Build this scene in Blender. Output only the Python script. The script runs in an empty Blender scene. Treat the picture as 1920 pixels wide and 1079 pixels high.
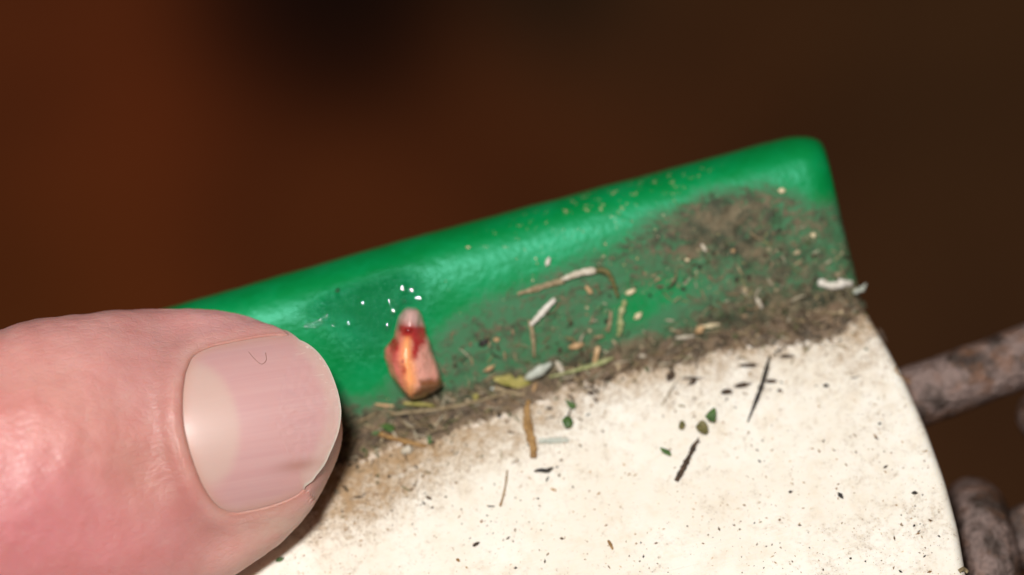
import bpy, bmesh, math, random
import numpy as np
from mathutils import Vector, Matrix, noise
from mathutils.bvhtree import BVHTree

# ------------------------------------------------------------------ camera, lamp, world, exposure
MM = 0.001                                   # everything below is worked out in millimetres
SC = bpy.context.scene
COL = SC.collection
CAM_H = 300.0
FOCUS_Z = 10.0
cam_data = bpy.data.cameras.new('camera')
cam_data.lens = 135.0; cam_data.sensor_width = 36.0
cam_data.clip_start = 0.02; cam_data.clip_end = 20.0
cam_data.dof.use_dof = True
cam_data.dof.focus_distance = (CAM_H - FOCUS_Z) * MM
cam_data.dof.aperture_fstop = 10.5
cam = bpy.data.objects.new('camera', cam_data); COL.objects.link(cam)
cam.location = (0, 0, CAM_H * MM)
SC.camera = cam

flash_data = bpy.data.lights.new('flash', 'AREA')
flash_data.shape = 'RECTANGLE'; flash_data.size = 0.040; flash_data.size_y = 0.030
flash_data.energy = 1.42
flash_data.color = (1.0, 0.965, 0.93)
flash = bpy.data.objects.new('flash', flash_data); COL.objects.link(flash)
FL = Vector((-42, 78, 318)) * MM
flash.location = FL
flash.rotation_euler = (Vector((-5, 0, 0)) * MM - FL).to_track_quat('-Z', 'Y').to_euler()

world = bpy.data.worlds.new('World'); SC.world = world; world.use_nodes = True
wbg = world.node_tree.nodes['Background']
wbg.inputs[0].default_value = (1.0, 0.82, 0.66, 1); wbg.inputs[1].default_value = 0.05
SC.view_settings.view_transform = 'Standard'; SC.view_settings.look = 'None'
SC.view_settings.exposure = 0.0; SC.view_settings.gamma = 1.0
SC.cycles.use_denoising = True
SC.cycles.max_bounces = 8

rng = random.Random(11)
nrng = np.random.default_rng(5)

# ------------------------------------------------------------------ small maths
def ray(px, py):
    """direction (mm) from the camera through a photograph pixel, scaled to fall 1 mm per unit"""
    return Vector(((px - 960) / 24.0 / 300.0, (539.5 - py) / 24.0 / 300.0, -1.0))
EYE = Vector((0, 0, CAM_H))
def at_z(px, py, z):
    return EYE + ray(px, py) * (CAM_H - z)
def smooth(e0, e1, x):
    t = np.clip((x - e0) / (e1 - e0), 0, 1)
    return t * t * (3 - 2 * t)
def catmull(pts, n):
    """n points along a smooth curve through pts (any dimension)"""
    P = np.array(pts, float)
    if len(P) == 2:
        return np.array([P[0] + (P[1] - P[0]) * t for t in np.linspace(0, 1, n)])
    Q = np.vstack([2 * P[0] - P[1], P, 2 * P[-1] - P[-2]])
    out = []
    for t in np.linspace(0, len(P) - 1 - 1e-9, n):
        i = int(t); f = t - i
        a, b, c, d = Q[i], Q[i + 1], Q[i + 2], Q[i + 3]
        out.append(.5 * (2 * b + (c - a) * f + (2 * a - 5 * b + 4 * c - d) * f * f + (3 * b - a - 3 * c + d) * f ** 3))
    return np.array(out)
def fbm(x, y, z, octv=4):
    return noise.fractal(Vector((x, y, z)), 1.0, 2.0, octv)

# ------------------------------------------------------------------ mesh helpers
def mesh_obj(name, verts_mm, faces, mat, parent=None, smooth_sh=True, matrix=None):
    me = bpy.data.meshes.new(name)
    me.from_pydata([tuple(np.array(v) * MM) for v in verts_mm], [], faces)
    me.update()
    if smooth_sh:
        me.polygons.foreach_set('use_smooth', [True] * len(me.polygons))
    if mat is not None:
        me.materials.append(mat)
    o = bpy.data.objects.new(name, me); COL.objects.link(o)
    if parent is not None:
        o.parent = parent
    if matrix is not None:
        o.matrix_world = matrix
    return o
def attr_f(o, name, vals):
    a = o.data.attributes.new(name, 'FLOAT', 'POINT'); a.data.foreach_set('value', np.asarray(vals, np.float32).ravel())
def attr_c(o, name, cols):
    c = np.ones((len(cols), 4), np.float32); c[:, :3] = cols
    a = o.data.attributes.new(name, 'FLOAT_COLOR', 'POINT'); a.data.foreach_set('color', c.ravel())
def tag(o, label=None, cat=None, group=None, kind=None):
    for k, v in (('label', label), ('category', cat), ('group', group), ('kind', kind)):
        if v: o[k] = v
    return o
def empty(name, matrix=None):
    o = bpy.data.objects.new(name, None); o.empty_display_size = 0.005; COL.objects.link(o)
    if matrix is not None: o.matrix_world = matrix
    return o
def grid_faces(nr, nc, wrap=False):
    f = []
    for i in range(nr - 1):
        for j in range(nc if wrap else nc - 1):
            k = (j + 1) % nc
            f.append((i * nc + j, i * nc + k, (i + 1) * nc + k, (i + 1) * nc + j))
    return f
def srgb(r, g, b):
    return tuple(((c / 255) / 12.92 if c <= 10 else (((c / 255) + .055) / 1.055) ** 2.4) for c in (r, g, b))

# ------------------------------------------------------------------ material helper
class Mat:
    def __init__(s, name):
        s.m = bpy.data.materials.new(name); s.m.use_nodes = True
        s.t = s.m.node_tree; s.b = s.t.nodes['Principled BSDF']
        tc = s.t.nodes.new('ShaderNodeTexCoord')
        mp = s.t.nodes.new('ShaderNodeMapping'); mp.inputs['Scale'].default_value = (1000,) * 3
        s.t.links.new(tc.outputs['Object'], mp.inputs['Vector']); s.co = mp.outputs[0]     # millimetres
    def set(s, sock, v):
        if isinstance(v, bpy.types.NodeSocket): s.t.links.new(v, sock)
        elif isinstance(v, tuple) and len(v) == 3 and sock.type == 'RGBA': sock.default_value = (*v, 1)
        else: sock.default_value = v
    def n(s, typ, out=0, props=None, **ins):
        nd = s.t.nodes.new('ShaderNode' + typ)
        for k, v in (props or {}).items(): setattr(nd, k, v)
        for k, v in ins.items():
            key = int(k[1:]) if k[0] == '_' and k[1:].isdigit() else k.replace('_', ' ')
            s.set(nd.inputs[key], v)
        return nd.outputs[out]
    def scale(s, x, y, z, co=None):
        return s.n('Mapping', Vector=co or s.co, Scale=(x, y, z))
    def noise(s, sc, detail=4, rough=.55, co=None, dist=0.0):
        return s.n('TexNoise', Vector=co or s.co, Scale=sc, Detail=float(detail), Roughness=rough, Distortion=dist)
    def vor(s, sc, co=None, feature='F1', rnd=1.0):
        return s.n('TexVoronoi', props={'feature': feature}, Vector=co or s.co, Scale=sc, Randomness=rnd)
    def math(s, op, a, b=0.0, clamp=False):
        return s.n('Math', props={'operation': op, 'use_clamp': clamp}, _0=a, _1=b)
    def ss(s, v, a, b, lo=0.0, hi=1.0):
        return s.n('MapRange', props={'interpolation_type': 'SMOOTHSTEP'}, Value=v, From_Min=a, From_Max=b, To_Min=lo, To_Max=hi)
    def mix(s, f, a, b, mode='MIX'):
        nd = s.t.nodes.new('ShaderNodeMix'); nd.data_type = 'RGBA'; nd.blend_type = mode
        s.set(nd.inputs[0], f); s.set(nd.inputs[6], a); s.set(nd.inputs[7], b)
        return nd.outputs[2]
    def attr(s, name, out=2):
        return s.n('Attribute', out, props={'attribute_name': name})
    def bump(s, h, dist_mm, strength=1.0, normal=None):
        nd = s.t.nodes.new('ShaderNodeBump'); nd.inputs['Distance'].default_value = dist_mm * MM
        nd.inputs['Strength'].default_value = strength
        s.set(nd.inputs['Height'], h)
        if normal is not None: s.set(nd.inputs['Normal'], normal)
        return nd.outputs[0]
    def p(s, **kw):
        for k, v in kw.items(): s.set(s.b.inputs[k.replace('_', ' ')], v)
        return s

# ------------------------------------------------------------------ materials
GREEN = (0.0015, 0.245, 0.050)
def dirt_colour(m):
    n1 = m.noise(.55, 5, .65); n2 = m.noise(1.9, 4, .6); n3 = m.noise(4.5, 3, .6)
    c = m.mix(m.ss(n1, .36, .62), (.055, .040, .026), (.170, .115, .072))
    c = m.mix(m.ss(n2, .57, .74, 0, .65), c, (.290, .215, .135))
    c = m.mix(m.ss(n3, .60, .70, 0, .6), c, (.026, .023, .014))
    return c, n2, n3

m = Mat('green_plastic')
d = m.attr('dirt')
st = m.noise(.8, 5, .65, co=m.scale(.8, 1.3, 1), dist=.8)
n_big = m.noise(.28, 4, .6)
fine = m.noise(2.6, 4, .6)
dn = m.math('ADD', d, m.math('MULTIPLY', m.math('SUBTRACT', st, .5), 1.7))
dn = m.math('ADD', dn, m.math('MULTIPLY', m.math('SUBTRACT', fine, .5), 1.1))
thick = m.ss(dn, .46, .98, 0, .93)
film = m.ss(m.math('ADD', d, m.math('ADD', m.math('MULTIPLY', m.math('SUBTRACT', n_big, .5), .8), m.math('MULTIPLY', m.math('SUBTRACT', fine, .5), .5))), .05, .62, 0, .72)
dc, dn2, dn3 = dirt_colour(m)
base = m.mix(m.ss(n_big, .35, .7), (.0006, .195, .040), (.0010, .240, .066))
base = m.mix(m.math('MULTIPLY', m.attr('wet'), .5), base, (.0006, .105, .028))
base = m.mix(m.math('MULTIPLY', film, m.math('SUBTRACT', 1.0, m.math('MULTIPLY', m.attr('wet'), .8))), base, (.078, .122, .072))
base = m.mix(thick, base, dc)
ed = m.attr('edge_dirt')
base = m.mix(m.ss(m.math('ADD', ed, m.math('MULTIPLY', m.math('SUBTRACT', st, .5), .9)), .45, .7, 0, .85), base, (.30, .215, .115))
flk = m.noise(1.7, 4, .7, dist=.5)
flm = m.math('MULTIPLY', m.ss(flk, .60, .66), m.ss(m.attr('flecks'), .3, .8))
base = m.mix(m.math('MULTIPLY', flm, .75), base, (.42, .36, .20))
wet = m.attr('wet')
h = m.math('ADD', m.math('MULTIPLY', m.noise(1.4, 3, .5), .5), m.math('MULTIPLY', m.math('MULTIPLY', dn2, thick), .9))
h = m.math('ADD', h, m.math('MULTIPLY', m.math('MULTIPLY', m.noise(4.2, 3, .6), wet), 1.6))
rough = m.math('ADD', m.math('MULTIPLY', m.math('MAXIMUM', thick, film), .40), m.math('SUBTRACT', .44, m.math('MULTIPLY', wet, .34)))
m.p(Base_Color=base, Roughness=rough, Normal=m.bump(h, .14), Specular_IOR_Level=.5, Specular_Tint=(.30, 1.0, .82))
M_GREEN = m.m

m = Mat('white_plastic')
d = m.attr('dirt'); sn = m.attr('stain')
st = m.noise(.75, 6, .68, dist=.4); fine = m.noise(3.0, 5, .65); sp = m.noise(7.5, 2, .5)
dn = m.math('ADD', d, m.math('ADD', m.math('MULTIPLY', m.math('SUBTRACT', st, .5), 1.2), m.math('MULTIPLY', m.math('SUBTRACT', fine, .5), .9)))
thick = m.ss(dn, .45, .85, 0, .93)
s2 = m.math('ADD', sn, m.math('ADD', m.math('MULTIPLY', m.math('SUBTRACT', st, .5), 1.3), m.math('MULTIPLY', m.math('SUBTRACT', fine, .5), 1.0)))
stain = m.ss(s2, -.02, 1.0, 0, .95)
dc, dn2, dn3 = dirt_colour(m)
cream = m.mix(m.ss(m.noise(.12, 3, .5), .35, .7), (.79, .735, .635), (.85, .815, .735))
cream = m.mix(m.ss(m.noise(.45, 6, .72), .46, .78, 0, .50), cream, (.68, .56, .41))
scm = m.noise(1.0, 5, .7, co=m.n('Mapping', Vector=m.co, Rotation=(0, 0, .5), Scale=(.10, 3.2, 1)))
cream = m.mix(m.ss(scm, .66, .72, 0, .35), cream, (.50, .34, .20))
base = m.mix(stain, cream, (.36, .225, .105))
base = m.mix(m.math('MULTIPLY', m.ss(sp, .56, .66), m.ss(s2, .05, .65)), base, (.12, .070, .030))
base = m.mix(thick, base, dc)
scr = m.noise(1.0, 3, .6, co=m.scale(.25, 4, 1))
h = m.math('ADD', m.math('MULTIPLY', m.math('MULTIPLY', dn2, thick), 1.0), m.math('MULTIPLY', scr, .12))
m.p(Base_Color=base, Roughness=m.math('ADD', .36, m.math('MULTIPLY', thick, .5)), Normal=m.bump(h, .14), Subsurface_Weight=.25,
    Subsurface_Radius=(1.0, .8, .55), Subsurface_Scale=.001, Specular_IOR_Level=.45)
M_WHITE = m.m

m = Mat('skin')
tint = m.mix(1.0, m.attr('tint', 0), (.95, .99, 1.09), 'MULTIPLY')
mot = m.noise(.35, 4, .6); mot2 = m.noise(1.3, 4, .6)
base = m.mix(m.ss(mot, .35, .68, 0, .35), tint, (.50, .165, .15))
base = m.mix(m.ss(mot2, .50, .75, 0, .22), base, (.56, .33, .28))
cell = m.vor(1.75, co=m.scale(.8, 1.25, 1), feature='DISTANCE_TO_EDGE')
cell2 = m.vor(.75, co=m.scale(.75, 1.2, 1), feature='DISTANCE_TO_EDGE')
lines = m.noise(1.0, 3, .6, co=m.scale(.7, 3.2, 3.2), dist=.7)
kn = m.attr('knuckle')
h = m.math('ADD', m.math('MULTIPLY', m.ss(cell, 0, .16), .13), m.math('MULTIPLY', m.math('MULTIPLY', m.ss(cell2, 0, .2), m.math('ADD', kn, .12)), .13))
h = m.math('ADD', h, m.math('MULTIPLY', lines, .34))
h = m.math('ADD', h, m.math('MULTIPLY', m.noise(.7, 4, .6), .6))
m.p(Base_Color=base, Roughness=m.math('SUBTRACT', m.ss(m.noise(1.1, 3, .6), .3, .7, .42, .56), m.math('MULTIPLY', kn, .05)), Normal=m.bump(h, .085), Subsurface_Weight=.65,
    Subsurface_Radius=(1.0, .34, .2), Subsurface_Scale=.0009, Specular_IOR_Level=.45)
M_SKIN = m.m

m = Mat('nail')
lun = m.attr('lunula'); fe = m.attr('free_edge'); fo = m.attr('fold')
strn = m.noise(1.0, 3, .6, co=m.scale(.035, 2.6, .3)); blotch = m.noise(.4, 3, .5)
base = m.mix(m.ss(strn, .35, .7), (.55, .315, .308), (.575, .345, .333))
base = m.mix(m.ss(blotch, .42, .7, 0, .5), base, (.575, .325, .305))
base = m.mix(m.math('MULTIPLY', lun, .85), base, (.58, .405, .350))
base = m.mix(m.ss(m.math('ADD', fe, m.math('MULTIPLY', m.math('SUBTRACT', blotch, .5), .3)), .25, .95, 0, .60), base, (.58, .43, .365))
base = m.mix(m.math('MULTIPLY', fo, .75), base, (.56, .315, .255))
base = m.mix(m.math('MULTIPLY', m.attr('rim_line'), .75), base, (.86, .76, .66))
base = m.mix(m.math('MULTIPLY', m.attr('stain'), .55), base, (.36, .17, .12))
scr_ = m.noise(1.0, 4, .7, co=m.scale(.9, 3.2, 1), dist=.8)
base = m.mix(m.math('MULTIPLY', m.ss(scr_, .58, .66), m.math('MULTIPLY', m.ss(fe, .2, .8), m.ss(m.n('SeparateXYZ', 1, Vector=m.co), 0.0, 3.0, 0, .7))), base, (.74, .64, .56))
h = m.math('ADD', m.math('MULTIPLY', strn, .14), m.math('MULTIPLY', m.noise(1.0, 3), .15))
m.p(Base_Color=base, Roughness=.43, Normal=m.bump(h, .06), Subsurface_Weight=.6, Subsurface_Radius=(1.0, .45, .35), Subsurface_Scale=.0007,
    Specular_IOR_Level=.45, Coat_Weight=.10, Coat_Roughness=.3)
M_NAIL = m.m

m = Mat('tooth')
tint = m.attr('tint', 0)
base = m.mix(m.ss(m.noise(1.2, 4, .6), .48, .75, 0, .2), tint, (.60, .16, .10))
h = m.math('ADD', m.noise(.9, 3, .55), m.math('MULTIPLY', m.noise(3.4, 3, .5), .35))
m.p(Base_Color=base, Roughness=.10, Normal=m.bump(h, .20), Subsurface_Weight=.2, Subsurface_Radius=(1.0, .35, .2), Subsurface_Scale=.0003,
    Coat_Weight=.5, Coat_Roughness=.06)
M_TOOTH = m.m

m = Mat('blood')
m.p(Base_Color=m.mix(m.noise(1.5, 3), (.18, .006, .008), (.36, .018, .016)), Roughness=.08, Normal=m.bump(m.noise(1.5, 3), .12), Coat_Weight=.6, Coat_Roughness=.04,
    Subsurface_Weight=.3, Subsurface_Radius=(1, .1, .1), Subsurface_Scale=.0004)
M_BLOOD = m.m

m = Mat('water_film')
m.p(Base_Color=(.95, 1.0, .97), Roughness=.03, IOR=1.5, Transmission_Weight=1.0)
M_WATER = m.m

m = Mat('rusty_iron')
n1 = m.noise(.32, 5, .65); n2 = m.noise(1.1, 5, .65); n3 = m.noise(.55, 4, .6, dist=.5)
base = m.mix(m.ss(n1, .40, .60), (.055, .036, .028), (.30, .215, .190))
base = m.mix(m.ss(n3, .48, .70, 0, .6), base, (.24, .105, .048))
base = m.mix(m.ss(n2, .60, .72, 0, .8), base, (.040, .034, .030))
h = m.math('ADD', m.noise(.9, 4, .6), m.math('MULTIPLY', m.noise(2.6, 4, .65), .45))
m.p(Base_Color=base, Roughness=m.ss(n2, .3, .7, .26, .50), Metallic=m.ss(n1, .45, .65, .1, .6), Normal=m.bump(h, .6))
M_RUST = m.m

m = Mat('dark_earth')
gd = m.attr('ground_tint', 0)
base = m.mix(m.ss(m.noise(.035, 5, .6), .35, .7, 0, .55), gd, m.mix(.5, gd, (.02, .008, .004)))
m.p(Base_Color=base, Roughness=.9, Normal=m.bump(m.noise(.12, 5, .6), 3.0), Specular_IOR_Level=.2)
M_GROUND = m.m

m = Mat('grain')
m.p(Base_Color=m.attr('tint', 0), Roughness=.7, Specular_IOR_Level=.3)
M_GRAIN = m.m

_deb = {}
def debris_mat(name, c1, c2, rough=.6, spec=.35):
    if name in _deb: return _deb[name]
    m = Mat(name)
    nn = m.noise(2.2, 4, .6); st = m.noise(1.3, 3, .6, co=m.scale(1, 1, 1))
    m.p(Base_Color=m.mix(m.ss(m.noise(4.0, 4, .65), .55, .72, 0, .55), m.mix(m.ss(nn, .35, .68), c1, c2), (.12, .085, .05)), Roughness=rough, Normal=m.bump(m.math('ADD', nn, st), .08), Specular_IOR_Level=spec)
    _deb[name] = m.m
    return m.m
D_STRAW = debris_mat('dry_straw', (.20, .145, .075), (.36, .28, .165))
D_PALE = debris_mat('pale_straw', (.46, .40, .30), (.66, .60, .50))
D_WHITE = debris_mat('white_chip', (.60, .55, .47), (.78, .74, .67), .5)
D_GREY = debris_mat('grey_husk', (.40, .43, .37), (.56, .58, .50), .5)
D_BROWN = debris_mat('brown_leaf', (.22, .115, .035), (.40, .235, .085), .55)
D_DARK = debris_mat('dark_bark', (.030, .020, .012), (.110, .065, .040), .7)
D_BLACK = debris_mat('black_bit', (.012, .011, .010), (.045, .036, .030), .5)
D_LEAF = debris_mat('green_leaf', (.035, .085, .020), (.085, .165, .040), .5)
D_OLIVE = debris_mat('olive_leaf', (.085, .080, .022), (.170, .140, .050), .55)
D_YELL = debris_mat('yellow_leaf', (.26, .24, .055), (.40, .34, .11), .55)
D_TAN = debris_mat('tan_seed', (.42, .25, .12), (.62, .42, .23), .5)
D_CREAM = debris_mat('cream_seed', (.62, .50, .30), (.82, .72, .50), .45)
D_MOSS = debris_mat('pale_moss', (.24, .27, .10), (.42, .42, .22), .7)

# ------------------------------------------------------------------ setting: dark earth far below
G_Z = -430.0
def build_ground():
    N = 161; L = 1500.0
    # finer in the middle
    t = np.linspace(-1, 1, N); g = np.sign(t) * np.abs(t) ** 2.2 * L
    V = []; tint = []
    k = (CAM_H - G_Z) / 300.0 / 24.0           # mm on the ground for one pixel
    pat = [  # pixel centre, radius px, colour
        (250, 300, 430, (.235, .034, .0085)), (60, 60, 330, (.17, .036, .012)), (900, 300, 330, (.155, .033, .010)),
        (1250, 250, 330, (.110, .031, .012)), (1750, 150, 420, (.088, .034, .016)), (1850, 850, 500, (.098, .036, .019)),
        (100, 520, 260, (.175, .045, .011)), (1150, 30, 200, (.085, .036, .018)),
        (610, -30, 175, (.0006, .0005, .0004)), (1720, 230, 180, (.070, .027, .013)),
        (560, 430, 200, (.125, .034, .011)), (1040, -40, 120, (.02, .012, .008))]
    for y in g:
        for x in g:
            z = G_Z + 9 * fbm(x * .012, y * .012, 3.1, 4) + 3 * fbm(x * .06, y * .06, 7.7, 3)
            V.append((x, y, z))
            px, py = x / k + 960, 539.5 - y / k
            acc = np.array((.105, .036, .014)) * .35; ws = .35
            for cx, cy, r, c in pat:
                w = math.exp(-((px - cx) ** 2 + (py - cy) ** 2) / (r * r)) * (16 if c[0] < .003 else 9 if c[0] < .03 else 1.6)
                acc = acc + np.array(c) * w; ws += w
            tint.append(acc / ws * np.array((1.42, 1.60, 1.2)))
    o = mesh_obj('ground', V, grid_faces(N, N), M_GROUND)
    attr_c(o, 'ground_tint', np.array(tint))
    tag(o, 'dark reddish brown earth far below, blurred', None, None, 'structure')
build_ground()

# ------------------------------------------------------------------ the plastic dish
T = math.radians(28.0); A15 = math.radians(15.0)
J0 = at_z(1100, 690, 0.0)
U = Vector((math.cos(A15), math.sin(A15), -0.05)).normalized()
W = Vector((-math.sin(A15) * math.cos(T), math.cos(A15) * math.cos(T), -math.sin(T)))
W = (W - U * W.dot(U)).normalized()
N_ = U.cross(W).normalized()
R3 = Matrix((U, W, N_)).transposed()
DISH = Matrix.Translation(J0 * MM) @ R3.to_4x4()
def to_world(u, w, n):
    return J0 + U * u + W * w + N_ * n
def uw(px, py, n=0.0):
    r = ray(px, py); p0 = J0 + N_ * n
    t = (p0 - EYE).dot(N_) / r.dot(N_)
    q = EYE + r * t - p0
    return q.dot(U), q.dot(W)
def pix(p):
    d_ = CAM_H - p[2]
    return 960 + p[0] / d_ * 300 * 24, 539.5 - p[1] / d_ * 300 * 24

# right-hand outline, (w -> u)
edge_px = [(1520, 285), (1543, 320), (1558, 375), (1573, 430), (1588, 490), (1603, 545), (1640, 602), (1690, 690), (1735, 790), (1772, 890), (1797, 980), (1814, 1079)]
eu = np.array([uw(x, y) for x, y in edge_px])
order = np.argsort(eu[:, 1]); ew, euu = eu[order, 1], eu[order, 0]
def edge_u(w):
    if w < ew[0]:
        s0 = (euu[1] - euu[0]) / (ew[1] - ew[0]); dd = ew[0] - w
        return euu[0] - s0 * dd - .006 * dd * dd
    return float(np.interp(w, ew, euu))
_ws = np.linspace(-70, 20, 280); _us = np.array([edge_u(w) for w in _ws])
for _ in range(6): _us[1:-1] = (_us[:-2] + 2 * _us[1:-1] + _us[2:]) / 4
def E(w): return float(np.interp(w, _ws, _us))

def plate_n(u, w):
    return -((u + 5) ** 2) / 700.0 * .35 - ((w + 6) ** 2) / 700.0 * (1 if w < -6 else .0)

RK = 1.10
W_TOP = 12.9 * RK
PROF = [(-0.9, -0.6), (0.0, -0.02), (.6, .42), (1.6, 1.05), (3.0, 1.75), (4.6, 2.55), (6.2, 3.25), (7.8, 3.72), (9.2, 3.78), (10.6, 3.30), (11.7, 2.45), (12.5, 1.25), (12.9, -.1), (12.85, -1.2), (12.4, -2.6), (11.4, -3.2), (9.5, -3.0)]
PROF = [(w_ * RK, n_ * (1.75 if n_ > 0 else 1)) for w_, n_ in PROF]

# dirt laid down along the junction: boundary height over the junction as seen along its length
dx = [560, 650, 740, 850, 900, 1000, 1100, 1200, 1300, 1400, 1500, 1570]
dh = [1.4, 2.8, 3.4, 4.8, 5.8, 6.4, 6.9, 7.6, 8.5, 8.9, 8.4, 6.6]
dd_ = [.68, .62, .52, .58, .60, .58, .56, .58, .74, .82, .64, .60]
def junction_u(px): return uw(px, 690 - .262 * (px - 1100))[0]
du = [junction_u(x) for x in dx]
def blob(u, w, px, py, ru, rw, n=0.0, rot=0):
    cu, cw = uw(px, py, n)
    return math.exp(-(((u - cu) / ru) ** 2 + ((w - cw) / rw) ** 2))
def rim_dirt(u, w):
    hh = float(np.interp(u, du, dh)); de = float(np.interp(u, du, dd_))
    v = de * float(smooth(hh + 1.0, hh - 1.8, w))
    v = max(v, 1.0 * float(smooth(2.3, .2, w)))
    v += .32 * blob(u, w, 1370, 440, 5.0, 2.3, 3.2) + .22 * blob(u, w, 1460, 560, 4, 2.0, 1.5) - .40 * blob(u, w, 1290, 545, 3.6, 1.4, 2) - .3 * blob(u, w, 1210, 590, 2.5, 1.2, 1.5)
    v -= .45 * blob(u, w, 690, 690, 3.2, 1.6, 1) + .35 * blob(u, w, 690, 740, 1.5, 1, .5) + .25 * blob(u, w, 830, 560, 2, 1.2, 3)
    return v
def rim_wet(u, w):
    return min(1, .95 * blob(u, w, 650, 600, 3.4, 1.0, 3) + .9 * blob(u, w, 755, 585, 2.6, 2.2, 3) + .8 * blob(u, w, 690, 650, 3.2, 2.4, 2))
def rim_flecks(u, w):
    return .9 * blob(u, w, 1120, 420, 8, 2.6, 3.6) + .7 * blob(u, w, 1250, 370, 5, 1.6, 3.6) + .45 * blob(u, w, 950, 500, 4, 2, 3.4)
def plate_dirt(u, w):
    wob = .7 * fbm(u * .25, w * .25, 1.3, 3)
    lo = float(np.interp(u, [junction_u(x) for x in (560, 650, 760, 850, 1000, 1150, 1300, 1450, 1540, 1590)], [-2.2, -2.3, -2.1, -1.7, -1.5, -1.2, -1.4, -1.9, -3.0, -1.6]))
    return .98 * float(smooth(lo - 1.6 + wob, lo + .7 + wob, w))
def plate_stain(u, w):
    v = .80 * math.exp(-max(0, -w - 1.2) / 2.4)
    v += .44 * blob(u, w, 690, 885, 6.5, 3.2) + .26 * blob(u, w, 630, 965, 4, 3.4) + .2 * blob(u, w, 740, 930, 3, 1.5) + .22 * blob(u, w, 860, 850, 5, 2.5) + .25 * blob(u, w, 1620, 640, 3, 3) + .15 * blob(u, w, 1700, 960, 5, 9)
    v += .18 * blob(u, w, 985, 820, 2.5, 2)
    v += .10 * fbm(u * .12, w * .12, 4.2, 4)
    return v

dish = empty('plastic_dish', DISH)
tag(dish, 'dirty white plastic dish with a raised glossy green rim', 'dish')
U_LEFT = -100.0

def build_rim():
    prof = catmull(PROF, 150)
    nu = 330
    V = []; at = {k: [] for k in ('dirt', 'wet', 'flecks', 'edge_dirt')}
    r_end = 2.2; rc = 3.2
    for j, (w, n) in enumerate(prof):
        ue = E(min(w, W_TOP)) + .35 * math.exp(-((w - 1.0) / 3.0) ** 2)
        if w > W_TOP - rc:
            q = min(1.0, (w - (W_TOP - rc)) / rc); ue -= rc * (1 - math.sqrt(max(0, 1 - q * q)))
        for i in range(nu):
            t = i / (nu - 3)
            if i < nu - 2:
                u = U_LEFT + (ue - U_LEFT) * (1 - (1 - t) ** 2.2)
                e = ue - u
                roll = 0 if e >= r_end else (r_end - math.sqrt(max(0, r_end ** 2 - (r_end - e) ** 2)))
                nn = n - roll * (.75 if n > -.3 else .0)
            else:
                k = i - (nu - 3)
                u = ue - .25 * k; nn = n - (r_end * .75 if n > -.3 else 0) - 1.4 * k
                if n < -.3: nn = n
            wv = .10 * fbm(u * .07, w * .1, 5, 2)
            di = rim_dirt(u, w)
            if -.2 < w < W_TOP and n > -.3:
                nn += wv + max(0, di - .45) * .75 * (fbm(u * 1.1, w * 1.1, 2, 4) + .35)
            ws_ = w * (1 - .035 * float(smooth(-8, -34, u)) * float(smooth(3, 9, w)))
            V.append((u, ws_ + (.05 * fbm(u * .3, 0, 9, 3) if w > 11 else 0), nn))
            at['dirt'].append(di); at['wet'].append(rim_wet(u, w)); at['flecks'].append(rim_flecks(u, w))
            s_ = float(smooth(junction_u(820), junction_u(1000), u)) * float(smooth(11.3 * RK, 12.3 * RK, w)) * .95
            at['edge_dirt'].append(s_)
    nr = len(prof)
    F = grid_faces(nr, nu)
    o = mesh_obj('green_rim', V, F, M_GREEN, dish)
    for k, v in at.items(): attr_f(o, k, v)
    return V, F
RIM_V, RIM_F = build_rim()

def build_plate():
    nu, nw = 260, 230
    V = []; di = []; stn = []
    for j in range(nw):
        w = .75 - 70 * (j / (nw - 1)) ** 1.35
        ue = E(w)
        for i in range(nu):
            t = i / (nu - 5)
            if i < nu - 4:
                u = U_LEFT + (ue - U_LEFT) * (1 - (1 - t) ** 1.9)
                e = ue - u; r = .75
                roll = 0 if e >= r else (r - math.sqrt(max(0, r * r - (r - e) ** 2)))
                n = plate_n(u, w) - roll
            else:                                      # edge and underside
                k = i - (nu - 4)
                u = ue - (.04, .5, 3.0, 40.0)[k]; n = plate_n(ue, w) - (1.25, 1.8, 1.9, 2.2)[k]
            d0 = plate_dirt(u, w)
            if i < nu - 4: n += max(0, d0 - .4) * .8 * (fbm(u * 1.0, w * 1.0, 6, 4) + .4)
            V.append((u, w, n)); di.append(d0); stn.append(plate_stain(u, w))
    F = [tuple(reversed(f)) for f in grid_faces(nw, nu)]
    o = mesh_obj('white_panel', V, F, M_WHITE, dish)
    attr_f(o, 'dirt', di); attr_f(o, 'stain', stn)
    return V, F
PL_V, PL_F = build_plate()

_wv = [to_world(*v) for v in RIM_V] + [to_world(*v) for v in PL_V]
_off = len(RIM_V)
BVH = BVHTree.FromPolygons(_wv, RIM_F + [tuple(i + _off for i in f) for f in PL_F])
def hit(px, py):
    """point and normal of the dish under a photograph pixel (None beyond its edge)"""
    r = ray(px, py)
    p, n, i, dd = BVH.ray_cast(EYE, r.normalized())
    if p is None: return None, None
    if n.z < 0: n = -n
    return p, n

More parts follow.
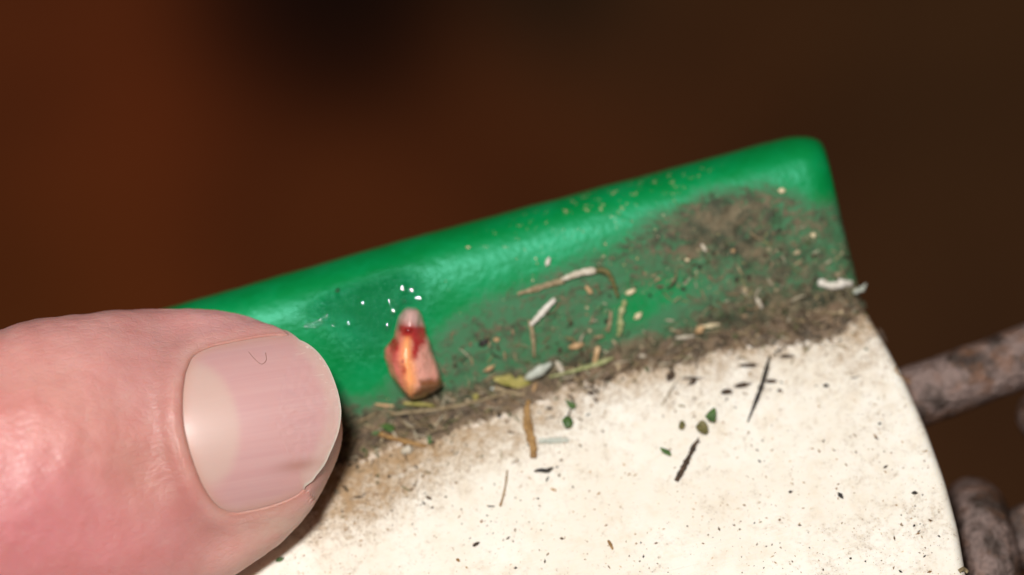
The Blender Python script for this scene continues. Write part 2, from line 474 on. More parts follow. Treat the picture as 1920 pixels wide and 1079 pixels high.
# ------------------------------------------------------------------ thumb
def build_thumb():
    al = math.radians(10.0); pit = math.radians(7.0); rol = math.radians(7.0)
    a = Vector((math.cos(al) * math.cos(pit), math.sin(al) * math.cos(pit), -math.sin(pit)))
    b = Vector((-math.sin(al), math.cos(al), 0))
    c = a.cross(b).normalized()
    b2 = (b * math.cos(rol) - c * math.sin(rol)); c2 = (c * math.cos(rol) + b * math.sin(rol))
    b, c = b2.normalized(), c2.normalized()
    TIP = at_z(640, 789, 6.2)
    Mt = Matrix.Translation(TIP * MM) @ Matrix((a, b, c)).transposed().to_4x4()
    # section tables over s = distance back from the tip; local point = (-s, b, c)
    S_ = [0, .3, .8, 1.2, 2.2, 3.7, 6.7, 11.2, 16.5, 20.7, 25, 32, 42, 60, 80, 110]
    WT = [0, 2.45, 4.1, 5.05, 6.5, 7.95, 9.65, 10.75, 11.45, 11.6, 11.3, 10.8, 10.6, 11.5, 13, 15]
    WB = [0, 1.65, 2.75, 3.35, 4.75, 6.45, 8.65, 10.5, 11.4, 11.8, 11.8, 11.4, 11.0, 12, 13.5, 15.5]
    HD = [0, 1.7, 2.9, 3.5, 4.4, 5.2, 6.0, 6.7, 7.3, 7.8, 8.4, 9.1, 9.3, 9.6, 11, 13]
    HP = [0, 1.9, 3.2, 3.9, 5.0, 6.0, 7.2, 8.2, 8.9, 9.4, 9.6, 9.3, 9.0, 10, 12, 14]
    q_ = np.sqrt(S_)
    def tab(T_): return lambda s: np.interp(np.sqrt(s), q_, T_)
    qs = np.linspace(0, math.sqrt(110), 600)
    def smt(T_):
        v = np.interp(qs, q_, T_)
        for _ in range(140):
            v[1:-1] = (v[:-2] + 2 * v[1:-1] + v[2:]) / 4
        return lambda s: np.interp(np.sqrt(np.maximum(s, 0)), qs, v)
    wt, wb, hd, hp = smt(WT), smt(WB), smt(HD), smt(HP)
    KX = 2.25
    # nail surface (local c over s, b)
    B0 = .35
    def nail_c(s, bb):
        base = 4.55 + 2.05 * (1 - np.clip(1 - s / 14.0, 0, 2) ** 2.0) + .02 * np.maximum(s - 14, 0)
        return base - (bb - B0) ** 2 / 19.0 - np.abs(bb - B0) ** 4 / 3300.0
    # nail outline traced as a shape, brought to the thumb's own axes at the nail's height
    out_px = [(347, 700), (342, 740), (343, 790), (352, 835), (366, 880), (385, 922), (408, 950), (436, 962), (470, 958), (505, 950), (538, 938), (562, 925), (572, 913), (586, 902), (594, 891), (603, 880), (612, 866), (619, 850),
              (628, 830), (636, 806), (640, 775), (637, 748), (630, 722), (618, 692), (603, 668), (584, 649), (562, 637), (535, 630), (505, 630), (470, 635), (430, 643), (392, 652), (362, 668)]
    free = [0] * 12 + [1] * 15 + [0] * 6
    Mi = Matrix((a, b, c))
    pts = []
    for x, y in out_px:
        zz = 13.0
        for _ in range(4):
            p = at_z(x, y, zz); l = Mi @ (p - TIP)
            zz += (float(nail_c(-l.x, l.y)) - l.z) * .9
        pts.append((-l.x, l.y))
    pts = np.array(pts)
    ring = catmull(np.vstack([pts, pts[:1]]), 240)[:-1]
    fr = np.interp(np.linspace(0, len(pts), 240)[:-1], np.arange(len(pts) + 1), free + [free[0]])
    cen = ring.mean(0)
    frs = fr.copy()
    for _ in range(60): frs = (np.roll(frs, 1) + 2 * frs + np.roll(frs, -1)) / 4
    # skin mesh
    s_vals = np.concatenate([np.linspace(.01, 1.0, 22) ** 2 * .9, np.arange(1.0, 20, .14), np.linspace(20.2, 34, 60), np.linspace(35, 108, 50)])
    th = np.linspace(0, 2 * math.pi, 401)[:-1]
    # more points on the dorsal side
    th = th - .28 * np.sin(2 * th) * 0 
    ct, sn = np.cos(th), np.sin(th)
    ex = 2 / KX
    cx = np.sign(ct) * np.abs(ct) ** ex; sx = np.sign(sn) * np.abs(sn) ** ex
    SS, BB, CC = [], [], []
    for s in s_vals:
        bb = np.where(cx >= 0, cx * wt(s), cx * wb(s)); cc = np.where(sx >= 0, sx * hd(s), sx * hp(s))
        SS.append(np.full_like(bb, s)); BB.append(bb); CC.append(cc)
    SS, BB, CC = map(np.array, (SS, BB, CC))
    nr, nc = SS.shape
    # signed distance to the nail outline for the dorsal side
    P = np.stack([SS.ravel(), BB.ravel()], 1)
    sel = (CC.ravel() > 0) & (P[:, 0] < 24)
    D = np.full(len(P), 50.0); FW = np.zeros(len(P)); 
    idx = np.where(sel)[0]
    r2 = np.roll(ring, -1, 0)
    for k0 in range(0, len(idx), 4000):
        ii = idx[k0:k0 + 4000]; Q = P[ii][:, None, :]
        e = (r2 - ring)[None]; t = np.clip(((Q - ring[None]) * e).sum(2) / (e ** 2).sum(2), 0, 1)
        dist = np.sqrt((((ring[None] + e * t[..., None]) - Q) ** 2).sum(2))
        j = dist.argmin(1); D[ii] = dist[np.arange(len(ii)), j]; FW[ii] = fr[j]
        x, y = Q[:, 0, 0][:, None], Q[:, 0, 1][:, None]
        cond = ((ring[None, :, 1] > y) != (r2[None, :, 1] > y)) & (x < (r2[None, :, 0] - ring[None, :, 0]) * (y - ring[None, :, 1]) / (r2[None, :, 1] - ring[None, :, 1] + 1e-12) + ring[None, :, 0])
        ins = cond.sum(1) % 2 == 1
        D[ii] = np.where(ins, -D[ii], D[ii])
    D = D.reshape(nr, nc); FW = FW.reshape(nr, nc)
    nailc = nail_c(SS, BB)
    dors = (CC > 0) & (SS < 24)
    # outside: skin rises to a lip round the plate, inside: bed below the plate
    lip = .20 * np.exp(-((D - .9) / .8) ** 2) + .07
    prox = smooth(9, 12.5, SS)
    fall = np.exp(-(np.maximum(D, 0) / (2.6 + 1.2 * prox)) ** 2) * (1 - FW)
    target = nailc + lip * (1 + .5 * prox)
    C_out = CC * (1 - fall) + np.where(np.isfinite(target), target, CC) * fall
    bed = nailc - .38
    C_in = np.where(FW > .5, np.minimum(CC, bed), bed)
    tt = smooth(-.28, .10, D)
    C_new = C_in * (1 - tt) + C_out * tt
    C_new = np.where(FW > .5, np.where(D < .4, np.minimum(CC, bed), CC), C_new)
    # soft switch near the sides
    wgt = smooth(0.0, 1.6, CC)
    CC = np.where(dors, CC * (1 - wgt) + C_new * wgt, CC)
    # folds and wrinkles behind the nail, wavy surface
    rel = np.zeros_like(CC)
    dents = []
    for x_, y_, rr, hh in ((265, 890, 2.6, -.55), (255, 760, 2.2, -.30), (100, 820, 3.6, .55), (20, 690, 2.0, -.35), (110, 690, 2.0, -.25), (60, 640, 2.5, .30), (40, 940, 3.0, .3), (230, 990, 2.6, -.35), (180, 680, 1.6, .18)):
        l_ = Mi @ (at_z(x_, y_, 13.5) - TIP); dents.append((-l_.x, l_.y, rr, hh))
    for i in range(nr):
        s = s_vals[i]
        for j in range(nc):
            x, y, z = s, BB[i, j], CC[i, j]
            v = sum(hh * math.exp(-((x - s0) ** 2 + (y - b0) ** 2) / rr ** 2) for s0, b0, rr, hh in dents) if CC[i, j] > 0 else 0
            v += .10 * fbm(x * .22, y * .22, z * .22, 3) + .028 * fbm(x * 1.1, y * .8, z * .8, 3)
            if s > 14:
                kk = min(1, (s - 14) / 6)
                v += kk * .16 * noise.noise(Vector((x * .55 + .9 * noise.noise(Vector((x * .1, y * .2, 2))), y * .10, z * .1)))
            rel[i, j] = v
    dmp = np.where(dors & (D < .8), 0.15, 1.0)
    rel = rel * dmp
    nb, ncn = BB / np.maximum(1e-3, np.hypot(BB, CC)), CC / np.maximum(1e-3, np.hypot(BB, CC))
    f0 = smooth(0, 1.5, SS)
    BB = BB + nb * rel * f0; CC = CC + ncn * rel * f0
    # soft dent above the nail root, ridge on the upper side
    Rm = np.array(Mi.transposed()); Dm = np.array(R3)          # columns: the thumb's and the dish's axes
    P3 = np.stack([-SS, BB, CC], -1) @ Rm.T + np.array(TIP) - np.array(J0)
    q3 = P3 @ Dm
    pw = np.array([p_[0] for p_ in PROF[:13]]); pn = np.array([p_[1] for p_ in PROF[:13]])
    floor_n = np.where(q3[..., 1] < 0, -((q3[..., 0] + 5) ** 2) / 2000 - np.where(q3[..., 1] < -6, (q3[..., 1] + 6) ** 2 / 700, 0), np.interp(q3[..., 1], pw, pn))
    q3[..., 2] = np.where((q3[..., 1] < W_TOP - .4) & (q3[..., 1] > -60), np.maximum(q3[..., 2], floor_n + .03), q3[..., 2])
    L3 = (q3 @ Dm.T + np.array(J0) - np.array(TIP)) @ Rm
    SS, BB, CC = -L3[..., 0], L3[..., 1], L3[..., 2]
    V = [(0.0, 0.0, 0.0)]
    V += [(-SS[i, j], BB[i, j], CC[i, j]) for i in range(nr) for j in range(nc)]
    F = [(0, 1 + j, 1 + (j + 1) % nc) for j in range(nc)]
    F += [tuple(1 + k for k in f) for f in grid_faces(nr, nc, True)]
    V.append((-s_vals[-1] - 2, 0, 0)); last = len(V) - 1
    F += [(last, 1 + (nr - 1) * nc + (j + 1) % nc, 1 + (nr - 1) * nc + j) for j in range(nc)]
    o = mesh_obj('thumb', V, F, M_SKIN, None, True, Mt)
    # skin colour zones (own colour: blood under it, callus, fold; dent shading behind the nail painted in)
    zones = [(0, 860, 4.2, (.66, .245, .205)), (120, 780, 5.0, (.66, .305, .235)), (40, 960, 4.4, (.60, .185, .19)), (160, 1010, 4.0, (.60, .215, .195)),
             (290, 880, 3.2, (.52, .235, .170)), (300, 700, 3.6, (.56, .265, .225)), (200, 610, 5, (.58, .285, .24)), (420, 600, 4, (.58, .30, .265)),
             (540, 1000, 3.4, (.60, .385, .285)), (430, 1010, 2.6, (.62, .33, .26)), (600, 900, 2.2, (.52, .30, .245)), (560, 615, 2.4, (.52, .30, .27)), (330, 760, 1.6, (.54, .245, .19)), (350, 980, 2.8, (.60, .24, .215)), (620, 860, 1.2, (.46, .24, .18))]
    zl = []
    for x, y, r, cc_ in zones:
        l = Mi @ (at_z(x, y, 13) - TIP); zl.append((-l.x, l.y, r, cc_))
    Va = np.array(V); acc = np.tile(np.array((.57, .27, .225)) * .12, (len(V), 1)); ws = np.full(len(V), .12)
    for s0, b0, r, cc_ in zl:
        w_ = np.exp(-(((-Va[:, 0]) - s0) ** 2 + (Va[:, 1] - b0) ** 2) / r ** 2)
        acc += w_[:, None] * np.array(cc_); ws += w_
    tint = acc / ws[:, None]
    Dv = np.concatenate([[5], D.ravel(), [5]]); Fv = np.concatenate([[1], FW.ravel(), [1]])
    crease = np.exp(-((Dv - .02) / .28) ** 2) * (1 - Fv)
    cut = np.exp(-((Dv - .55) / .45) ** 2) * (1 - Fv)
    tint = tint * (1 - .55 * crease[:, None]) + np.array((.36, .15, .08)) * .55 * crease[:, None]
    halo = np.exp(-((Dv - 1.7) / 1.0) ** 2) * (1 - Fv) * smooth(8, 12, -Va[:, 0])
    tint = tint * (1 - .4 * halo[:, None]) + np.array((.46, .185, .14)) * .4 * halo[:, None]
    tint = tint * (1 - .35 * cut[:, None]) + np.array((.64, .38, .29)) * .35 * cut[:, None]
    attr_c(o, 'tint', tint)
    l = Mi @ (at_z(90, 800, 13) - TIP)
    attr_f(o, 'knuckle', np.exp(-((-Va[:, 0] + l.x) ** 2 + (Va[:, 1] - l.y) ** 2) / 7.0 ** 2))
    tag(o, 'bare pinkish thumb with a short pale nail pressing on the green rim', 'thumb')
    # nail plate
    K = len(ring); Mr = 46
    nV = []; lunv = []; fev = []; fov = []; rlv = []; stv = []
    ext = ring + (ring - cen) / np.linalg.norm(ring - cen, axis=1)[:, None] * (.55 * (1 - fr))[:, None]
    lc = Mi @ (at_z(372, 800, 13) - TIP); lcen = (-lc.x, lc.y)
    sl = Mi @ (at_z(560, 870, 13) - TIP); 
    rr = np.concatenate([np.linspace(0.02, .90, Mr - 12), np.linspace(.92, 1, 12)])
    for k in range(Mr):
        for j in range(K):
            p = cen + (ext[j] - cen) * rr[k]
            e = np.linalg.norm(ext[j] - p)
            cz = float(nail_c(p[0], p[1])) - (.10 * math.exp(-(e / .14) ** 2))
            cz -= .08 * (1 - frs[j]) * math.exp(-(e / .9) ** 2)
            if fr[j] > .5: cz += .03 * fbm(p[0] * 2, p[1] * 2, 0, 2)
            nV.append((-p[0], p[1], cz))
            # pale half-moon at the root
            v = math.hypot((p[0] - lcen[0]) / 2.95, (p[1] - lcen[1] - .25) / 4.75)
            lunv.append(float(smooth(1.16, .86, v)))
            fev.append(frs[j] * math.exp(-(e / 1.5) ** 2)); fov.append((1 - frs[j]) * math.exp(-(max(0, e - .5) / .5) ** 2))
            rlv.append(fr[j] * math.exp(-(e / .16) ** 2))
            stv.append(math.exp(-(((-p[0] - sl.x) / 1.5) ** 2 + ((p[1] - sl.y) / .45) ** 2)))
    for j in range(K):
        p = ext[j]
        nV.append((-p[0] - .08 * 0, p[1], float(nail_c(p[0], p[1])) - .42))
        lunv.append(0); fev.append(fr[j]); fov.append(1 - fr[j]); rlv.append(0); stv.append(0)
    nF = grid_faces(Mr + 1, K, True)
    nV.append((-cen[0], cen[1], float(nail_c(cen[0], cen[1])))); lunv.append(0); fev.append(0); fov.append(0); rlv.append(0); stv.append(0)
    nF += [(len(nV) - 1, (j + 1) % K, j) for j in range(K)]
    no = mesh_obj('nail', nV, nF, M_NAIL)
    no.parent = o
    for k, v in (('lunula', lunv), ('free_edge', fev), ('fold', fov), ('rim_line', rlv), ('stain', stv)): attr_f(no, k, v)
    bm = bmesh.new(); bm.from_mesh(no.data); bmesh.ops.recalc_face_normals(bm, faces=bm.faces); bm.to_mesh(no.data); bm.free()
    bm = bmesh.new(); bm.from_mesh(o.data); bmesh.ops.recalc_face_normals(bm, faces=bm.faces); bm.to_mesh(o.data); bm.free()
    return Mt, nail_c, Mi, TIP, a, b, c
THUMB = build_thumb()
def build_nail_hair():
    Mt, nail_c, Mi, TIP, a, b, c = THUMB
    path = catmull([(466, 660), (478, 674), (490, 683), (499, 676), (498, 662)], 34)
    P = []
    for x, y in path:
        zz = 13.0
        for _ in range(4):
            p = at_z(x, y, zz); l = Mi @ (p - TIP); zz += (float(nail_c(-l.x, l.y)) - l.z) * .9
        P.append(p + c * .03)
    V = []; n = len(P)
    for k in range(n):
        d_ = (P[min(n - 1, k + 1)] - P[max(0, k - 1)]).normalized(); s_ = c.cross(d_).normalized(); u_ = d_.cross(s_)
        for j in range(6):
            V.append(P[k] + (s_ * math.cos(j * math.pi / 3) + u_ * math.sin(j * math.pi / 3)) * (.017 + .012 * k / n))
    o0 = P[n // 2]
    F = [(k * 6 + j, k * 6 + (j + 1) % 6, (k + 1) * 6 + (j + 1) % 6, (k + 1) * 6 + j) for k in range(n - 1) for j in range(6)]
    h = mesh_obj('hair', [v - o0 for v in V], F, debris_mat('fine_hair', (.34, .18, .15), (.40, .22, .18)), None, True, Matrix.Translation(o0 * MM))
    tag(h, 'fine curled brown hair lying across the upper part of the thumbnail', 'hair')
build_nail_hair()

# ------------------------------------------------------------------ tooth with blood, lying on the rim
def build_tooth():
    p0, n0 = hit(776, 672)
    n0 = (n0 * .75 + Vector((0, 0, .25))).normalized()
    def place(px, py, h):
        r = ray(px, py); t = (p0 - EYE).dot(n0) / r.dot(n0)
        q = EYE + r * t
        return q + n0 * h
    #      y   left right ridge  hl  hridge hr     (heights in mm over the rim)
    rows = [(577, 765, 775, 770, .9, 1.0, .9), (580, 757, 784, 769, .8, 1.5, .8), (590, 749, 791, 767, .6, 2.0, .6), (606, 744, 795, 764, .5, 2.2, .55), (620, 741, 798, 762, .5, 2.3, .6),
            (632, 737, 803, 760, .6, 2.6, .8), (642, 728, 806, 758, .8, 2.9, .9), (652, 721, 809, 757, .9, 3.1, .9), (668, 721, 814, 758, .8, 3.25, .9), (690, 727, 821, 761, .7, 3.3, .9),
            (706, 733, 827, 763, .6, 3.2, .85), (716, 738, 830, 764, .5, 3.0, .8), (726, 745, 824, 765, .4, 2.5, .6), (736, 753, 808, 767, .3, 1.9, .45), (744, 761, 796, 770, .15, 1.2, .3), (749, 769, 783, 776, 0, .5, 0)]
    R = catmull(rows, 96)
    V = []; cols = []; nc = 44
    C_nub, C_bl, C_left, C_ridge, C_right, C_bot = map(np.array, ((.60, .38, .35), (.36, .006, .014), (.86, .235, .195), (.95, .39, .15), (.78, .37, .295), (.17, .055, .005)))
    for (y, xl, xr, xm, hl, hm, hr) in R:
        # closed section: left edge, front left face, ridge, front right face, right edge, back
        sec = [(xl, hl), (xl + (xm - xl) * .40, hl + (hm - hl) * .62), (xm, hm), (xm + (xr - xm) * .50, hr + (hm - hr) * .72), (xr - (xr - xm) * .12, hr + (hm - hr) * .30), (xr, hr * .9), (xr - (xr - xm) * .3, -.25), (xl + (xm - xl) * .3, -.25)]
        cs = catmull(sec + [sec[0]], nc + 1)[:-1]
        q8 = np.array(sec + [sec[0]]); tq = np.linspace(0, 8, nc + 1)[:-1]
        cl = .35 * cs + .65 * np.stack([np.interp(tq, range(9), q8[:, 0]), np.interp(tq, range(9), q8[:, 1])], 1)
        for x, h in cl:
            h += .07 * fbm(x * .07, y * .07, 3, 3)
            xx = x + 1.4 * fbm(x * .05, y * .05, 8, 2); yy = y + 1.2 * fbm(x * .06, y * .03, 1, 2)
            V.append(place(xx, yy, h) )
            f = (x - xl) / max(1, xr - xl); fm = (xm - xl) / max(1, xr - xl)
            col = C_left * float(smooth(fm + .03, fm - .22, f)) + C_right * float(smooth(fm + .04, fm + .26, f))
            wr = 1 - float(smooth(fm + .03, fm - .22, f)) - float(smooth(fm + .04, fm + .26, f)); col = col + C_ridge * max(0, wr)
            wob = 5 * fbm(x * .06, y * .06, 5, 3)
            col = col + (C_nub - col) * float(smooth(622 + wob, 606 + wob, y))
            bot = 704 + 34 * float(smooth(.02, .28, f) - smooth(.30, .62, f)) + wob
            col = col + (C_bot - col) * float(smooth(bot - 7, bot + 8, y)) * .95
            blood = math.exp(-((y - 615 - .15 * (x - 765)) / 11) ** 2) * float(smooth(742, 752, x) * smooth(802, 785, x)) * 1.0
            blood += .9 * math.exp(-((y - 640) / 9) ** 2 - ((x - 737) / 9) ** 2)
            blood += .85 * math.exp(-((x - 777 + (y - 640) * .15) / 7) ** 2) * float(smooth(608, 620, y) * smooth(672, 655, y))
            blood += .55 * math.exp(-((x - 790) / 10) ** 2) * float(smooth(608, 620, y) * smooth(655, 635, y))
            blood += .6 * math.exp(-((y - 684) / 10) ** 2 - ((x - 754) / 5) ** 2)
            blood += .45 * math.exp(-((y - 655) / 22) ** 2 - ((x - 736) / 9) ** 2)
            blood = min(1, 1.5 * blood * (1 + .5 * fbm(x * .15, y * .15, 2, 3)))
            cols.append(col + (C_bl - col) * max(0, blood) * .93)
    nr = len(R); F = grid_faces(nr, nc, True)
    V.append(place(770, 576, .9)); cols.append(C_nub); F += [(len(V) - 1, (j + 1) % nc, j) for j in range(nc)]
    V.append(place(776, 750, .2)); cols.append(C_bot); F += [(len(V) - 1, (nr - 1) * nc + j, (nr - 1) * nc + (j + 1) % nc) for j in range(nc)]
    cn = place(776, 670, 0); Mx = Matrix.Translation(cn * MM)
    t = mesh_obj('tooth', [v - cn for v in V], F, M_TOOTH, None, True, Mx)
    attr_c(t, 'tint', np.array(cols))
    tag(t, 'small wet orange and pink tooth fragment with blood at its narrow root', 'tooth')
    # beads of blood on the neck
    def bead(px, py, h, rx, ry, rz, mat, name):
        q = place(px, py, h); bm = bmesh.new(); bmesh.ops.create_uvsphere(bm, u_segments=18, v_segments=12, radius=1)
        vs = [q - cn + Vector((v.co.x * rx, v.co.y * ry, v.co.z * rz)) for v in bm.verts]; fs = [tuple(v.index for v in f.verts) for f in bm.faces]; bm.free()
        o = mesh_obj(name, vs, fs, mat); o.parent = t
        return o
    bead(764, 614, 2.0, .34, .30, .3, M_BLOOD, 'blood_bead')
    bead(739, 640, .85, .26, .34, .28, M_BLOOD, 'blood_bead')
    bead(756, 668, 2.95, .26, .26, .22, M_TOOTH_WET, 'wet_bead')
m = Mat('wet_tooth_film')
m.p(Base_Color=(.62, .165, .115), Roughness=.06, Coat_Weight=.6, Coat_Roughness=.03, Subsurface_Weight=.3, Subsurface_Radius=(1, .4, .3), Subsurface_Scale=.0004)
M_TOOTH_WET = m.m
build_tooth()

# ------------------------------------------------------------------ beads of moisture
drops = [(737, 587, .17, 'larger clear bead of moisture touching the left of the tooth root'), (745, 577, .15, 'clear bead of moisture just above the larger bead by the tooth root'),
         (755, 543, .235, 'left one of two clear beads high above the tooth root'), (773, 545, .225, 'right one of two clear beads high above the tooth root'),
         (785, 560, .19, 'pale bead of moisture below the right one of the two high beads'), (727, 614, .2, 'lone bead of moisture on the dark green left of the tooth neck'),
         (758, 566, .18, 'faint bead of moisture midway between the tooth root and the two high beads')]
drops += [(x, y, r, None) for x, y, r in ((733, 566, .15), (626, 609, .15), (653, 609, .16), (681, 570, .13), (576, 614, .15), (601, 603, .13), (612, 592, .12), (590, 612, .12))]
def build_drops():
    bm = bmesh.new(); bmesh.ops.create_uvsphere(bm, u_segments=20, v_segments=14, radius=1)
    me = bpy.data.meshes.new('water_drop'); bm.to_mesh(me); bm.free()
    me.polygons.foreach_set('use_smooth', [True] * len(me.polygons)); me.materials.append(M_WATER)
    for px, py, r, lab in drops:
        r *= .84
        p, n = hit(px, py)
        if p is None: continue
        o = bpy.data.objects.new('water_drop', me); COL.objects.link(o)
        o.matrix_world = Matrix.Translation((p + n * r * .10) * MM) @ (n * .35 + ((EYE - p).normalized() + (FL / MM - p).normalized()).normalized() * .65).normalized().to_track_quat('Z', 'Y').to_matrix().to_4x4() @ Matrix.Diagonal((r * 1.25 * MM, r * 1.25 * MM, r * .13 * MM, 1))
        tag(o, lab or 'tiny bead of moisture in the sparse row of glints between thumb and tooth', 'water drop', None if lab else 'row of moisture beads between thumb and tooth')
build_drops()

# ------------------------------------------------------------------ debris
def strand(name, label, cat, path, widths, mat, thick=None, lift=0.0, jit=.12, n=14, seg=8, group=None, curl=0.0, lifts=None, parent=None, seed=None):
    """a straw, twig, seed, needle or flat leaf strip lying on the dish along a path of photograph pixels; widths in px, thick in mm"""
    r_ = random.Random(seed if seed is not None else hash((path[0], len(path))) & 0xffff)
    P2 = catmull(path, n); Wd = np.interp(np.linspace(0, 1, n), np.linspace(0, 1, len(widths)), widths) / 24.0 / 2
    pts = []; nrm = []
    for k in range(n):
        p, nn = hit(*P2[k])
        if p is None:
            p = at_z(P2[k][0], P2[k][1], pts[-1].z if pts else -2); nn = N_.copy()
        pts.append(p); nrm.append(nn)
    # smooth the ride over the grit
    for _ in range(3):
        pts = [pts[0]] + [(pts[i - 1] + pts[i] * 2 + pts[i + 1]) / 4 for i in range(1, n - 1)] + [pts[-1]]
    nav = sum(nrm, Vector()).normalized()
    LT = np.interp(np.linspace(0, 1, n), np.linspace(0, 1, len(lifts)), lifts) if lifts else np.full(n, lift)
    V = []; F = []
    ph = r_.random() * 9
    for k in range(n):
        d_ = (pts[min(n - 1, k + 1)] - pts[max(0, k - 1)]).normalized()
        side = nav.cross(d_).normalized(); up = d_.cross(side).normalized()
        w_ = max(.012, Wd[k] * .84 * (1 + 1.7 * jit * (r_.random() * 2 - 1))); t_ = w_ if thick is None else min(thick / 2, max(w_, .02))
        c_ = pts[k] + nav * (t_ * .55 + LT[k] * .7)
        for j in range(seg):
            an = 2 * math.pi * j / seg
            q = side * (math.cos(an) * w_) + up * (math.sin(an) * t_ + curl * (math.cos(an) ** 2) * w_)
            q *= 1 + jit * .8 * noise.noise(Vector((ph + k * .7, j * 1.3, 0)))
            V.append(c_ + q)
    for k in range(n - 1):
        for j in range(seg):
            F.append((k * seg + j, k * seg + (j + 1) % seg, (k + 1) * seg + (j + 1) % seg, (k + 1) * seg + j))
    F.append(tuple(reversed(range(seg)))); F.append(tuple((n - 1) * seg + j for j in range(seg)))
    o0 = sum(V, Vector()) / len(V)
    if parent is not None:
        o0 = parent.matrix_world.translation / MM
    o = mesh_obj(name, [v - o0 for v in V], F, mat, None, True, Matrix.Translation(o0 * MM) if parent is None else None)
    if parent is not None: o.parent = parent
    else: tag(o, label, cat, group)
    return o
SEEDW = [.25, .8, 1, .95, .7, .2]
def seed(name, label, cat, x, y, length, width, ang, mat, thick=None, lift=0.0, parent=None):
    a_ = math.radians(ang); dx_, dy_ = math.cos(a_) * length / 2, -math.sin(a_) * length / 2
    return strand(name, label, cat, [(x - dx_, y - dy_), (x, y), (x + dx_, y + dy_)], [w * width for w in SEEDW], mat, thick, lift, .14, 9, 8, parent=parent, seed=int(x * 7 + y))

def leaf(name, label, cat, poly, mat, thick=.10, lift=.05, bend=.25, parent=None):
    """a flat leaf scrap of irregular outline, slightly cupped"""
    P2 = np.array(poly, float); c0 = P2.mean(0)
    ring = catmull(np.vstack([P2, P2[:1]]), 25)[:-1]
    pc, nn = hit(*c0)
    def pl(px, py, h):
        r = ray(px, py); t = (pc - EYE).dot(nn) / r.dot(nn)
        return EYE + r * t + nn * h
    V = []; F = []; K = len(ring); rad = [.0, .4, .75, 1.0]
    size = np.linalg.norm(ring - c0, axis=1).max() / 24
    for sgn in (1, -1):
        for rr in rad[1:]:
            for q in ring:
                x, y = c0 + (q - c0) * rr
                h = lift + bend * size * (rr ** 2) * (.45 + .55 * noise.noise(Vector((x * .08, y * .08, 1)))) + sgn * thick / 2 * (1.02 - rr * .8) + thick
                V.append(pl(x, y, h))
        V.append(pl(c0[0], c0[1], lift + sgn * thick / 2 + thick))
    S = 3 * K + 1
    for s_, base in ((1, 0), (-1, S)):
        for k in range(2):
            for j in range(K):
                f = (base + k * K + j, base + k * K + (j + 1) % K, base + (k + 1) * K + (j + 1) % K, base + (k + 1) * K + j)
                F.append(f if s_ < 0 else tuple(reversed(f)))
        for j in range(K):
            F.append((base + 3 * K, base + j, base + (j + 1) % K))
    for j in range(K):
        F.append((2 * K + j, 2 * K + (j + 1) % K, S + 2 * K + (j + 1) % K, S + 2 * K + j))
    o0 = sum(V, Vector()) / len(V)
    if parent is not None: o0 = parent.matrix_world.translation / MM
    o = mesh_obj(name, [v - o0 for v in V], F, mat, None, True, Matrix.Translation(o0 * MM) if parent is None else None)
    bm = bmesh.new(); bm.from_mesh(o.data); bmesh.ops.recalc_face_normals(bm, faces=bm.faces); bm.to_mesh(o.data); bm.free()
    if parent is not None: o.parent = parent
    else: tag(o, label, cat)
    return o

